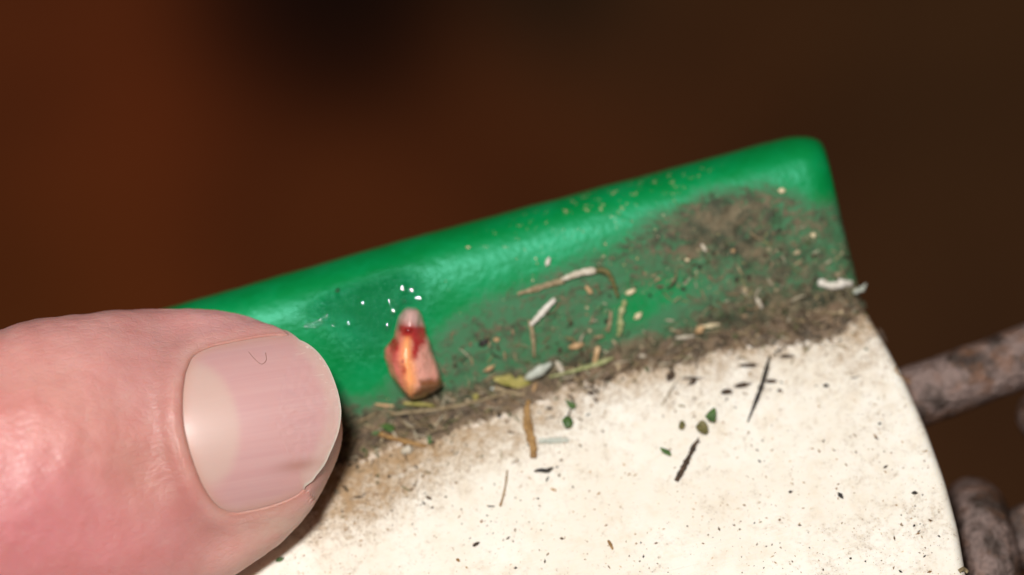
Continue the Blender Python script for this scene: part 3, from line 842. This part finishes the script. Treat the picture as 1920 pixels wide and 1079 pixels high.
def build_debris():
    # --- on the green slope
    seed('seed', 'bright white oval seed standing alone high on the green slope', 'seed', 1027, 491, 19, 11, 70, D_WHITE, lift=.1)
    strand('straw', 'long flat tan straw lying on the green slope and ending at a bent dark stem', 'straw', [(970, 551), (1000, 543), (1030, 533), (1058, 526)], [6, 13, 12, 14], D_STRAW, .18, .1, curl=.1)
    strand('straw', 'short whitish straw piece joining the long tan straw to the dark stem', 'straw', [(1052, 524), (1075, 515), (1095, 509), (1116, 507)], [10, 14, 17, 15], D_PALE, .35, .35)
    strand('stem', 'sharply bent dark olive stem hooked downward on the green slope', 'stem', [(1112, 507), (1130, 505), (1142, 514), (1150, 532), (1158, 557)], [10, 13, 11, 10, 6], D_OLIVE, .4, .3, n=18)
    strand('straw', 'thick white straw slanting upward in the middle of the green slope', 'straw', [(994, 609), (1008, 594), (1024, 576), (1040, 560)], [9, 14, 14, 9], D_WHITE, .4, .3)
    strand('straw', 'thin tan straw hanging below the thick white slanting straw', 'straw', [(993, 600), (997, 620), (1000, 645), (1001, 671)], [12, 10, 10, 7], D_STRAW, .25, .15)
    seed('husk', 'pale grey oblong husk at the foot of the green slope', 'husk', 1008, 694, 60, 23, 31, D_GREY, .6, .25)
    seed('husk', 'small pinkish grey flake to the right of the oblong grey husk', 'husk', 1049, 688, 26, 15, -60, D_PALE, .25, .1)
    leaf('leaf_scrap', 'yellow green leaf scrap beneath the oblong grey husk', 'leaf', [(920, 714), (945, 709), (975, 712), (993, 722), (975, 732), (950, 730), (930, 724)], D_YELL, .14, .25)
    strand('stem', 'short grey brown stem with a cut pale end beneath the yellow green scrap', 'stem', [(927, 729), (945, 735), (965, 739), (985, 742)], [14, 11, 9, 6], D_STRAW, None, .05)
    strand('straw', 'long thin tan straw running under the tooth toward the grey husk', 'straw', [(732, 778), (790, 772), (850, 764), (915, 748), (985, 727)], [7, 8, 8, 7, 5], D_STRAW, None, .12, n=22)
    strand('stem', 'slender pale green stem with a swollen tip right of the grey husk', 'stem', [(1030, 708), (1070, 698), (1105, 688), (1130, 680), (1150, 671)], [5, 7, 11, 14, 5], D_MOSS, None, .15, n=18)
    strand('straw', 'short upright tan straw rising from the slender pale green stem', 'straw', [(1114, 684), (1118, 667), (1122, 650)], [8, 12, 11], D_TAN, .3, .1)
    strand('leaf_scrap', 'narrow yellow sliver just below the tooth', 'leaf', [(756, 755), (780, 757), (800, 758), (815, 761)], [6, 10, 10, 5], D_YELL, .18, .15)
    strand('straw', 'short reddish tan sliver left of the yellow sliver', 'straw', [(703, 758), (720, 760), (738, 761)], [5, 8, 5], D_TAN, .2, .1)
    seed('seed', 'yellow speck with a dark shadow on the long thin straw', 'seed', 894, 745, 15, 14, 60, D_YELL, None, .15)
    strand('straw', 'stout brown straw with a pale cut end lying on the dirt below the tooth', 'straw', [(712, 814), (735, 822), (765, 830), (800, 838)], [11, 13, 14, 9], D_BROWN, None, .08)
    leaf('leaf_scrap', 'small fresh green leaf scrap at the pale end of the stout brown straw', 'leaf', [(714, 805), (728, 800), (740, 806), (736, 815), (722, 813)], D_LEAF, .08, .2)
    leaf('leaf_scrap', 'dark green leaf tip left of the stout brown straw', 'leaf', [(696, 815), (706, 809), (715, 810), (706, 817)], D_LEAF, .08, .1)
    leaf('leaf_scrap', 'tiny green leaf scrap at the far end of the stout brown straw', 'leaf', [(801, 822), (808, 818), (810, 830), (804, 834)], D_LEAF, .08, .1)
    seed('pebble', 'pinkish white pebble under the stout brown straw', 'pebble', 764, 846, 26, 21, 20, D_PALE, None, 0)
    seed('chip', 'black chip beneath the long thin straw', 'chip', 760, 780, 17, 8, 10, D_BLACK, None, .05)
    for lab, x, y, l_, w_, an, mt in (
        ('tan oval seed inside the angle of the bent dark stem', 1104, 544, 20, 11, -50, D_TAN),
        ('yellow cream seed just right of the bent dark stem', 1182, 547, 22, 12, 25, D_CREAM),
        ('pale cream seed above the right end of the mossy strand', 1196, 592, 19, 13, 40, D_CREAM),
        ('small orange seed alone at the left of the dirty slope', 931, 637, 12, 12, 0, D_TAN),
        ('flat orange tan flake near the foot of the green slope', 1080, 648, 30, 14, 15, D_TAN),
        ('pale tan flake between the tan straw and the mossy strand', 1123, 631, 22, 9, 8, D_STRAW),
        ('pinkish white seed within the heavy dirt patch', 1319, 465, 17, 10, -55, D_PALE),
        ('cream yellow seed near the top corner of the green rim', 1466, 358, 15, 13, 0, D_CREAM),
        ('pinkish white slanting seed above the dark dirt at the right end', 1424, 569, 26, 10, -58, D_PALE),
        ('small tan seed near the right side of the green rim', 1525, 441, 12, 11, 0, D_CREAM),
        ('long cream flake on the lower edge of the green slope', 1328, 611, 48, 9, 8, D_CREAM),
        ('rounder tan flake touching the long cream flake', 1312, 618, 22, 15, 35, D_TAN),
        ('whitish flake lying flat below the two touching tan flakes', 1284, 632, 38, 10, 6, D_PALE),
        ('tan crumb left of the yellow green scrap', 918, 690, 22, 9, 30, D_TAN),
        ('grey green seed at the base of the tooth on its right', 926, 728, 14, 10, 0, D_GREY),
        ('small white flake above the slender pale green stem', 1205, 668, 15, 9, 0, D_PALE),
        ('tan flake in the dirt left of the slender pale green stem', 1002, 727, 20, 9, 70, D_TAN),
        ('tiny yellow speck on the clean green top', 878, 465, 8, 5, 0, D_CREAM),
        ('small pink tan speck in the middle of the dirt patch', 1375, 470, 9, 8, 0, D_TAN),
        ('pale speck low in the dirt patch', 1288, 487, 10, 8, 0, D_CREAM)):
        seed('seed' if 'flake' not in lab else 'flake', lab, 'seed' if 'flake' not in lab else 'flake', x, y, l_, w_, an, mt, min(.5, w_ / 24 * .8), .08)
    strand('moss_strand', 'pale lumpy mossy strand standing under the yellow cream seed', 'moss', [(1172, 562), (1166, 580), (1162, 596), (1164, 612), (1158, 630)], [8, 15, 9, 14, 6], D_MOSS, .4, .12, .3, 18)
    strand('straw', 'thin tan straw beside the pale mossy strand', 'straw', [(1145, 583), (1144, 600), (1139, 622)], [6, 8, 8], D_STRAW, .25, .1)
    seed('chip', 'dark crumb on the dirty slope left of the tan straws', 'chip', 908, 642, 26, 14, 30, D_BLACK, .4, 0)
    seed('chip', 'small dark speck alone on the clean green rim', 'chip', 633, 545, 9, 7, 40, D_BLACK, .2, 0)
    # --- right end of the junction
    o = strand('bird_dropping', 'lumpy white smear at the right end where green meets white', 'smear', [(1534, 528), (1550, 534), (1566, 536), (1582, 530), (1596, 533)], [14, 24, 16, 24, 14], D_WHITE, .5, -.1, .25, 18, 10)
    strand('fluff', 'tiny grey curl sticking out past the right end of the junction', 'fluff', [(1600, 549), (1610, 547), (1618, 540), (1622, 534)], [12, 11, 8, 4], D_GREY, None, .3, .3)
    # --- on the white panel
    strand('leaf_strip', 'brown ribbon of dead leaf pointing down onto the white panel', 'leaf', [(992, 752), (988, 775), (990, 800), (995, 822), (1001, 842), (1000, 861)], [6, 14, 17, 23, 17, 15], D_BROWN, .14, .2, .2, 20, curl=.25)
    strand('straw', 'hollow grey straw piece right of the brown ribbon of dead leaf', 'straw', [(1010, 829), (1030, 828), (1050, 827), (1066, 827)], [10, 13, 13, 11], D_GREY, .4, .05)
    sprig = leaf('sprig', 'dark green bud with a lighter leaflet above it', 'sprig', [(1054, 795), (1064, 786), (1074, 793), (1072, 804), (1061, 808)], D_LEAF, .5, .05, .1)
    leaf('leaflet', None, None, [(1060, 752), (1070, 757), (1081, 764), (1074, 771), (1066, 766)], D_LEAF, .08, .25, parent=sprig)
    strand('stem', None, None, [(1070, 770), (1067, 778), (1065, 788)], [4, 5, 5], D_DARK, None, .05, parent=sprig)
    cres = strand('chip', 'dark curved chip with pointed ends below the brown ribbon of leaf', 'chip', [(1002, 885), (1015, 883), (1026, 885), (1037, 878)], [5, 9, 13, 4], D_BLACK, .3, .1)
    tw = strand('twig', 'dark brown broken twig with two dry leaflets on the white panel', 'twig', [(1268, 903), (1280, 882), (1292, 858), (1301, 840), (1310, 822)], [10, 13, 13, 9, 12, 7, 4], D_DARK, None, .03, .14, 30, 9)
    leaf('leaflet', None, None, [(1304, 806), (1314, 795), (1324, 798), (1328, 812), (1322, 819), (1310, 814)], D_OLIVE, .09, .35, .3, tw)
    leaf('leaflet', None, None, [(1322, 788), (1330, 778), (1341, 771), (1342, 790), (1339, 797), (1329, 795)], D_LEAF, .09, .45, .3, tw)
    strand('side_shoot', None, None, [(1296, 842), (1304, 834), (1312, 829)], [5, 7, 4], D_DARK, None, .1, .3, parent=tw)
    leaf('leaf_scrap', 'small olive leaf scrap with a short stalk left of the twig leaflets', 'leaf', [(1274, 795), (1280, 792), (1285, 799), (1280, 808), (1273, 806)], D_OLIVE, .1, .15)
    leaf('leaf_scrap', 'ragged green leaf scrap left of the dark twig', 'leaf', [(1237, 842), (1245, 844), (1256, 848), (1258, 857), (1250, 855), (1242, 851)], D_LEAF, .1, .1)
    strand('needle', 'long black needle with a grey shine leaning across the dirt edge', 'needle', [(1402, 792), (1413, 765), (1425, 735), (1436, 700), (1443, 672)], [3, 8, 10, 8, 4], D_BLACK, None, .15, .15, 20, lifts=[.0, .1, .3, .5, .5])
    strand('hair', 'thin pale brown hair right of the dark green bud', 'hair', [(1240, 762), (1255, 738), (1270, 714)], [2, 4, 3], D_STRAW, None, .02)
    for lab, x, y, l_, w_, an in (
        ('black lump left of the pale brown hair tip', 1258, 706, 22, 17, 60), ('dark crumb right of the pale brown hair tip', 1299, 718, 20, 10, 35), ('thin dark flake above the dark crumb', 1298, 710, 40, 7, 2),
        ('dark brown oval chip below the two dark flakes', 1363, 736, 24, 13, 5), ('dark pointed chip left of the black needle', 1393, 723, 34, 11, 10), ('dark flat flake left of the top of the needle', 1404, 686, 36, 11, 2),
        ('dark chip right of the needle top', 1476, 669, 30, 10, 0), ('dark flat chip right of the needle middle', 1446, 716, 24, 9, 0),
        ('small round dark crumb on the white right of the needle', 1462, 733, 10, 8, 0), ('dark round lump on the pale edge near the brown ribbon', 1109, 738, 15, 11, 0), ('short dark splinter right of the dark round lump', 1117, 751, 14, 6, -60),
        ('dark crumb at the dirt edge right of the slender green stem', 1141, 711, 20, 11, 0)):
        seed('chip', lab, 'chip', x, y, l_, w_, an, D_DARK, min(.4, w_ / 24 * .7), 0)
    seed('seed', 'brown spindle seed by the right edge of the white panel', 'seed', 1655, 631, 34, 11, -62, D_DARK, .3, 0)
    strand('hair', 'curved brown hair near the right edge of the white panel', 'hair', [(1679, 690), (1681, 699), (1692, 709), (1708, 719)], [5, 4, 3, 2], D_BROWN, None, 0)
    strand('stem', 'thin brown stem with a forked foot on the white panel', 'stem', [(951, 882), (949, 905), (944, 930), (938, 950)], [3, 4, 4, 6], D_BROWN, None, .02)
    seed('chip', 'flat brown chip near the bottom edge of the white panel', 'chip', 893, 1021, 15, 9, 30, D_DARK, .2, 0)
    seed('chip', 'small black dagger shaped chip beside the thin brown stem', 'chip', 921, 950, 15, 4, 0, D_BLACK, .2, 0)
    seed('chip', 'brown wedge chip low on the white panel', 'chip', 859, 1051, 9, 7, -40, D_BROWN, .2, 0)
    strand('splinter', 'short brown splinter standing alone on the clean white panel', 'splinter', [(1140, 1014), (1145, 1022), (1149, 1031)], [5, 7, 4], D_BROWN, None, 0)
    strand('splinter', 'pale tan splinter high in the photo centre of the clean white', 'splinter', [(1033, 917), (1038, 919), (1043, 921)], [4, 6, 4], D_TAN, None, 0)
    seed('leaf_scrap', 'dull green leaf scrap on the white panel beside the thumb', 'leaf', 525, 1050, 17, 11, 20, D_LEAF, .15, .02)
    seed('chip', 'black crumb near the right of the clean white panel', 'chip', 1576, 930, 15, 9, -50, D_BLACK, .25, 0)
    seed('chip', 'grey black crumb close to the white right edge low down', 'chip', 1715, 925, 12, 8, 0, D_BLACK, .25, 0)
    seed('chip', 'black round crumb on the white below the dark dirt', 'chip', 1549, 724, 11, 9, 0, D_BLACK, .25, 0)
    seed('chip', 'black dot sized crumb directly below the dark twig', 'chip', 1482, 923, 7, 7, 0, D_BLACK, .2, 0)
    strand('flake', 'tan folded flake cut by the bottom right of the white edge', 'flake', [(1798, 1072), (1806, 1068), (1814, 1074)], [9, 12, 9], D_STRAW, .2, 0)
build_debris()

# ------------------------------------------------------------------ uncountable crumbs and specks
def build_crumbs():
    octa = [Vector(v) for v in ((1, 0, 0), (-1, 0, 0), (0, 1, 0), (0, -1, 0), (0, 0, 1), (0, 0, -1))]
    ofc = [(0, 2, 4), (2, 1, 4), (1, 3, 4), (3, 0, 4), (2, 0, 5), (1, 2, 5), (3, 1, 5), (0, 3, 5)]
    def make(name, n_try, density, sizes, pal, label, elong=(.6, 2.2)):
        V, F, Ccol = [], [], []
        for _ in range(n_try):
            px, py = rng.uniform(430, 1830), rng.uniform(300, 1090)
            u, w = uw(px, py)
            if rng.random() > density(u, w, px, py): continue
            p, nn = hit(px, py)
            if p is None: continue
            s = sizes[0] * (sizes[1] / sizes[0]) ** (rng.random() ** 2.4)
            el = rng.uniform(*elong)
            an = rng.uniform(0, 6.283); q = nn.to_track_quat('Z', 'Y').to_matrix()
            cx, sx = math.cos(an), math.sin(an)
            b0 = len(V); col = np.array(rng.choice(pal)) * rng.uniform(.7, 1.25)
            for o_ in octa:
                x, y, z = o_.x * s * el * rng.uniform(.7, 1.2), o_.y * s * rng.uniform(.6, 1.2), o_.z * s * rng.uniform(.4, .8)
                V.append(p + q @ Vector((x * cx - y * sx, x * sx + y * cx, z + s * .15))); Ccol.append(col)
            F += [tuple(b0 + i for i in f) for f in ofc]
        o0 = J0
        ob = mesh_obj(name, [v - o0 for v in V], F, M_GRAIN, None, False, Matrix.Translation(o0 * MM))
        attr_c(ob, 'tint', np.array(Ccol)); tag(ob, label, None, None, 'stuff')
    dark = [(.028, .018, .010), (.07, .038, .018), (.13, .068, .028), (.10, .05, .02), (.015, .013, .012)]
    earth = [(.07, .05, .03), (.14, .10, .06), (.24, .17, .10), (.40, .32, .20), (.035, .03, .02), (.06, .08, .03)]
    def d_soil(u, w, px, py):
        if w > .2: return max(0, min(1, rim_dirt(u, w) - .25)) * (.55 if w > 2.2 else 1.0)
        return max(0, plate_dirt(u, w)) * .9 + max(0, plate_stain(u, w) - .35) * .25
    make('soil_crumbs', 26000, d_soil, (.035, .22), earth, 'brown soil crumbs caught along the corner between green rim and white panel')
    def d_speck(u, w, px, py):
        if w > -.3: return 0
        cl = .35 + 2.0 * fbm(u * .16, w * .16, 9, 3)
        return max(.03, (.16 + .75 * max(0, plate_stain(u, w))) * max(.08, cl))
    make('dirt_specks', 15000, d_speck, (.022, .125), dark + [(.20, .11, .05), (.25, .14, .07)], 'fine dark specks sprinkled over the white panel', (.7, 2.4))
    def d_faint(u, w, px, py):
        if w > -.3: return 0
        return .22 + .5 * max(0, plate_stain(u, w))
    make('dust_specks', 16000, d_faint, (.02, .085), [(.40, .26, .14), (.30, .18, .09), (.50, .36, .22)], 'pale brown dust specks sprinkled over the white panel', (.7, 3.0))
    def d_green(u, w, px, py):
        if w < .5 or w > 12.2: return 0
        return .5 * rim_flecks(u, w) * max(0, fbm(u * .5, w * .5, 3, 2) + .5) + .25 * max(0, rim_dirt(u, w))
    make('chaff_flecks', 7000, d_green, (.03, .13), [(.46, .38, .22), (.34, .30, .14), (.55, .46, .30), (.30, .20, .11)], 'pale chaff flecks stuck to the green rim', (.7, 1.9))
build_crumbs()

def build_fibres():
    V, F, Ccol = [], [], []
    pal = [(.30, .22, .12), (.16, .10, .05), (.40, .31, .18), (.08, .055, .03), (.22, .21, .09), (.48, .42, .30), (.05, .035, .02)]
    made = 0
    while made < 560:
        px, py = rng.uniform(630, 1620), rng.uniform(380, 950)
        u, w = uw(px, py)
        dn_ = (rim_dirt(u, w) * .6 * float(smooth(9.5, 1.5, w)) if w > 0 else max(plate_dirt(u, w), .35 * max(0, plate_stain(u, w)) ** 1.5))
        if rng.random() > dn_: continue
        made += 1
        L_ = rng.uniform(9, 40) * (.7 if w > 1 else 1 if w > -2 else .5); a_ = rng.gauss(.25, .9); bend = rng.uniform(-.6, .6)
        r0 = rng.uniform(.02, .075); col = np.array(rng.choice(pal)) * rng.uniform(.55, 1.0); lift = rng.uniform(0, .18)
        pts = []
        for k in range(6):
            t = k / 5 - .5; aa = a_ + bend * t
            p, nn = hit(px + math.cos(aa) * L_ * t, py - math.sin(aa) * L_ * t)
            if p is None: break
            pts.append((p, nn))
        if len(pts) < 6: continue
        b0 = len(V)
        for k in range(6):
            d_ = (pts[min(5, k + 1)][0] - pts[max(0, k - 1)][0]).normalized(); nn = pts[k][1]; s_ = nn.cross(d_).normalized()
            r = r0 * (1 - .5 * abs(k - 2.5) / 2.5) * rng.uniform(.7, 1.3)
            c_ = pts[k][0] + nn * (r * .5 + lift)
            for j in range(4):
                an_ = j * math.pi / 2 + .4
                V.append(c_ + s_ * math.cos(an_) * r * 1.5 + nn * math.sin(an_) * r); Ccol.append(col)
        F += [(b0 + k * 4 + j, b0 + k * 4 + (j + 1) % 4, b0 + (k + 1) * 4 + (j + 1) % 4, b0 + (k + 1) * 4 + j) for k in range(5) for j in range(4)]
        F += [(b0, b0 + 1, b0 + 2, b0 + 3), (b0 + 23, b0 + 22, b0 + 21, b0 + 20)]
    o = mesh_obj('plant_fibres', [v - J0 for v in V], F, M_GRAIN, None, True, Matrix.Translation(J0 * MM))
    attr_c(o, 'tint', np.array(Ccol)); tag(o, 'tangle of short dry plant fibres matted into the dirt along the corner', None, None, 'stuff')
build_fibres()

# ------------------------------------------------------------------ rusty chain behind the dish
def link_mesh(straight, rad, wire, seed_):
    """oval chain link in its own XY plane, long along X"""
    pts = []
    n1, n2 = 14, 26
    for k in range(n1): pts.append((-straight / 2 + straight * k / n1, rad))
    for k in range(n2): a_ = math.pi / 2 - math.pi * k / n2; pts.append((straight / 2 + rad * math.cos(a_), rad * math.sin(a_)))
    for k in range(n1): pts.append((straight / 2 - straight * k / n1, -rad))
    for k in range(n2): a_ = -math.pi / 2 - math.pi * k / n2; pts.append((-straight / 2 + rad * math.cos(a_), rad * math.sin(a_)))
    n = len(pts); seg = 28; V = []
    for k in range(n):
        p = Vector((*pts[k], 0)); d_ = (Vector((*pts[(k + 1) % n], 0)) - Vector((*pts[k - 1], 0))).normalized()
        side = Vector((-d_.y, d_.x, 0))
        for j in range(seg):
            an = 2 * math.pi * j / seg
            q = side * math.cos(an) + Vector((0, 0, math.sin(an)))
            c3 = p + q * wire
            V.append(p + q * (wire + .16 * fbm(c3.x * .35 + seed_, c3.y * .35, c3.z * .35, 3) + .07 * fbm(c3.x * 1.3, c3.y * 1.3 + seed_, c3.z * 1.3, 3)))
    F = [(k * seg + j, k * seg + (j + 1) % seg, ((k + 1) % n) * seg + (j + 1) % seg, ((k + 1) % n) * seg + j) for k in range(n) for j in range(seg)]
    F = [tuple(reversed(f)) for f in F]
    return V, F
ZC = -3.4
def chain_link(centre, xdir, ydir, label, seed_, straight=17.0, rad=6.75, wire=2.45):
    V, F = link_mesh(straight, rad, wire, seed_)
    x = xdir.normalized(); z = x.cross(ydir).normalized(); y = z.cross(x)
    M = Matrix.Translation(centre * MM) @ Matrix((x, y, z)).transposed().to_4x4()
    o = mesh_obj('chain_link', V, F, M_RUST, None, True, M)
    bm = bmesh.new(); bm.from_mesh(o.data); bmesh.ops.recalc_face_normals(bm, faces=bm.faces); bm.to_mesh(o.data); bm.free()
    tag(o, label, 'chain link', 'rusty chain links behind the dish')
    return o
an = math.radians(20)
dA = Vector((math.cos(an), math.sin(an), 0)); sA = Vector((-math.sin(an), math.cos(an), 0))
pU = at_z(1800, 712, ZC)
cA = pU - sA * 6.75 + dA * 1.0
chain_link(cA, dA, sA + Vector((0, 0, .05)), 'rusty chain link whose upper bar runs out from behind the white panel', 1.0)
# hangs through the first one, seen on edge
top = at_z(1829, 957, ZC)
dB = Vector((-.13, 1, 0)).normalized()
cB = top - dB * (8.5 + 5.6) + Vector((0, 0, -1.5))
chain_link(cB, dB, Vector((0, 0, 1)), 'rusty chain link seen on edge, its rounded top by the white panel lower down', 4.0, 17.0, 5.6, 2.45)
topC = at_z(1966, 780, ZC)
dC = Vector((-1, -.18, 0)).normalized()
cC = topC - dC * (8.5 + 6.0)
chain_link(cC, dC, Vector((0, 0, 1)), 'rusty chain link of which only a pale rounded end peeps in below the upper bar', 7.0, 17.0, 6.0, 2.45)
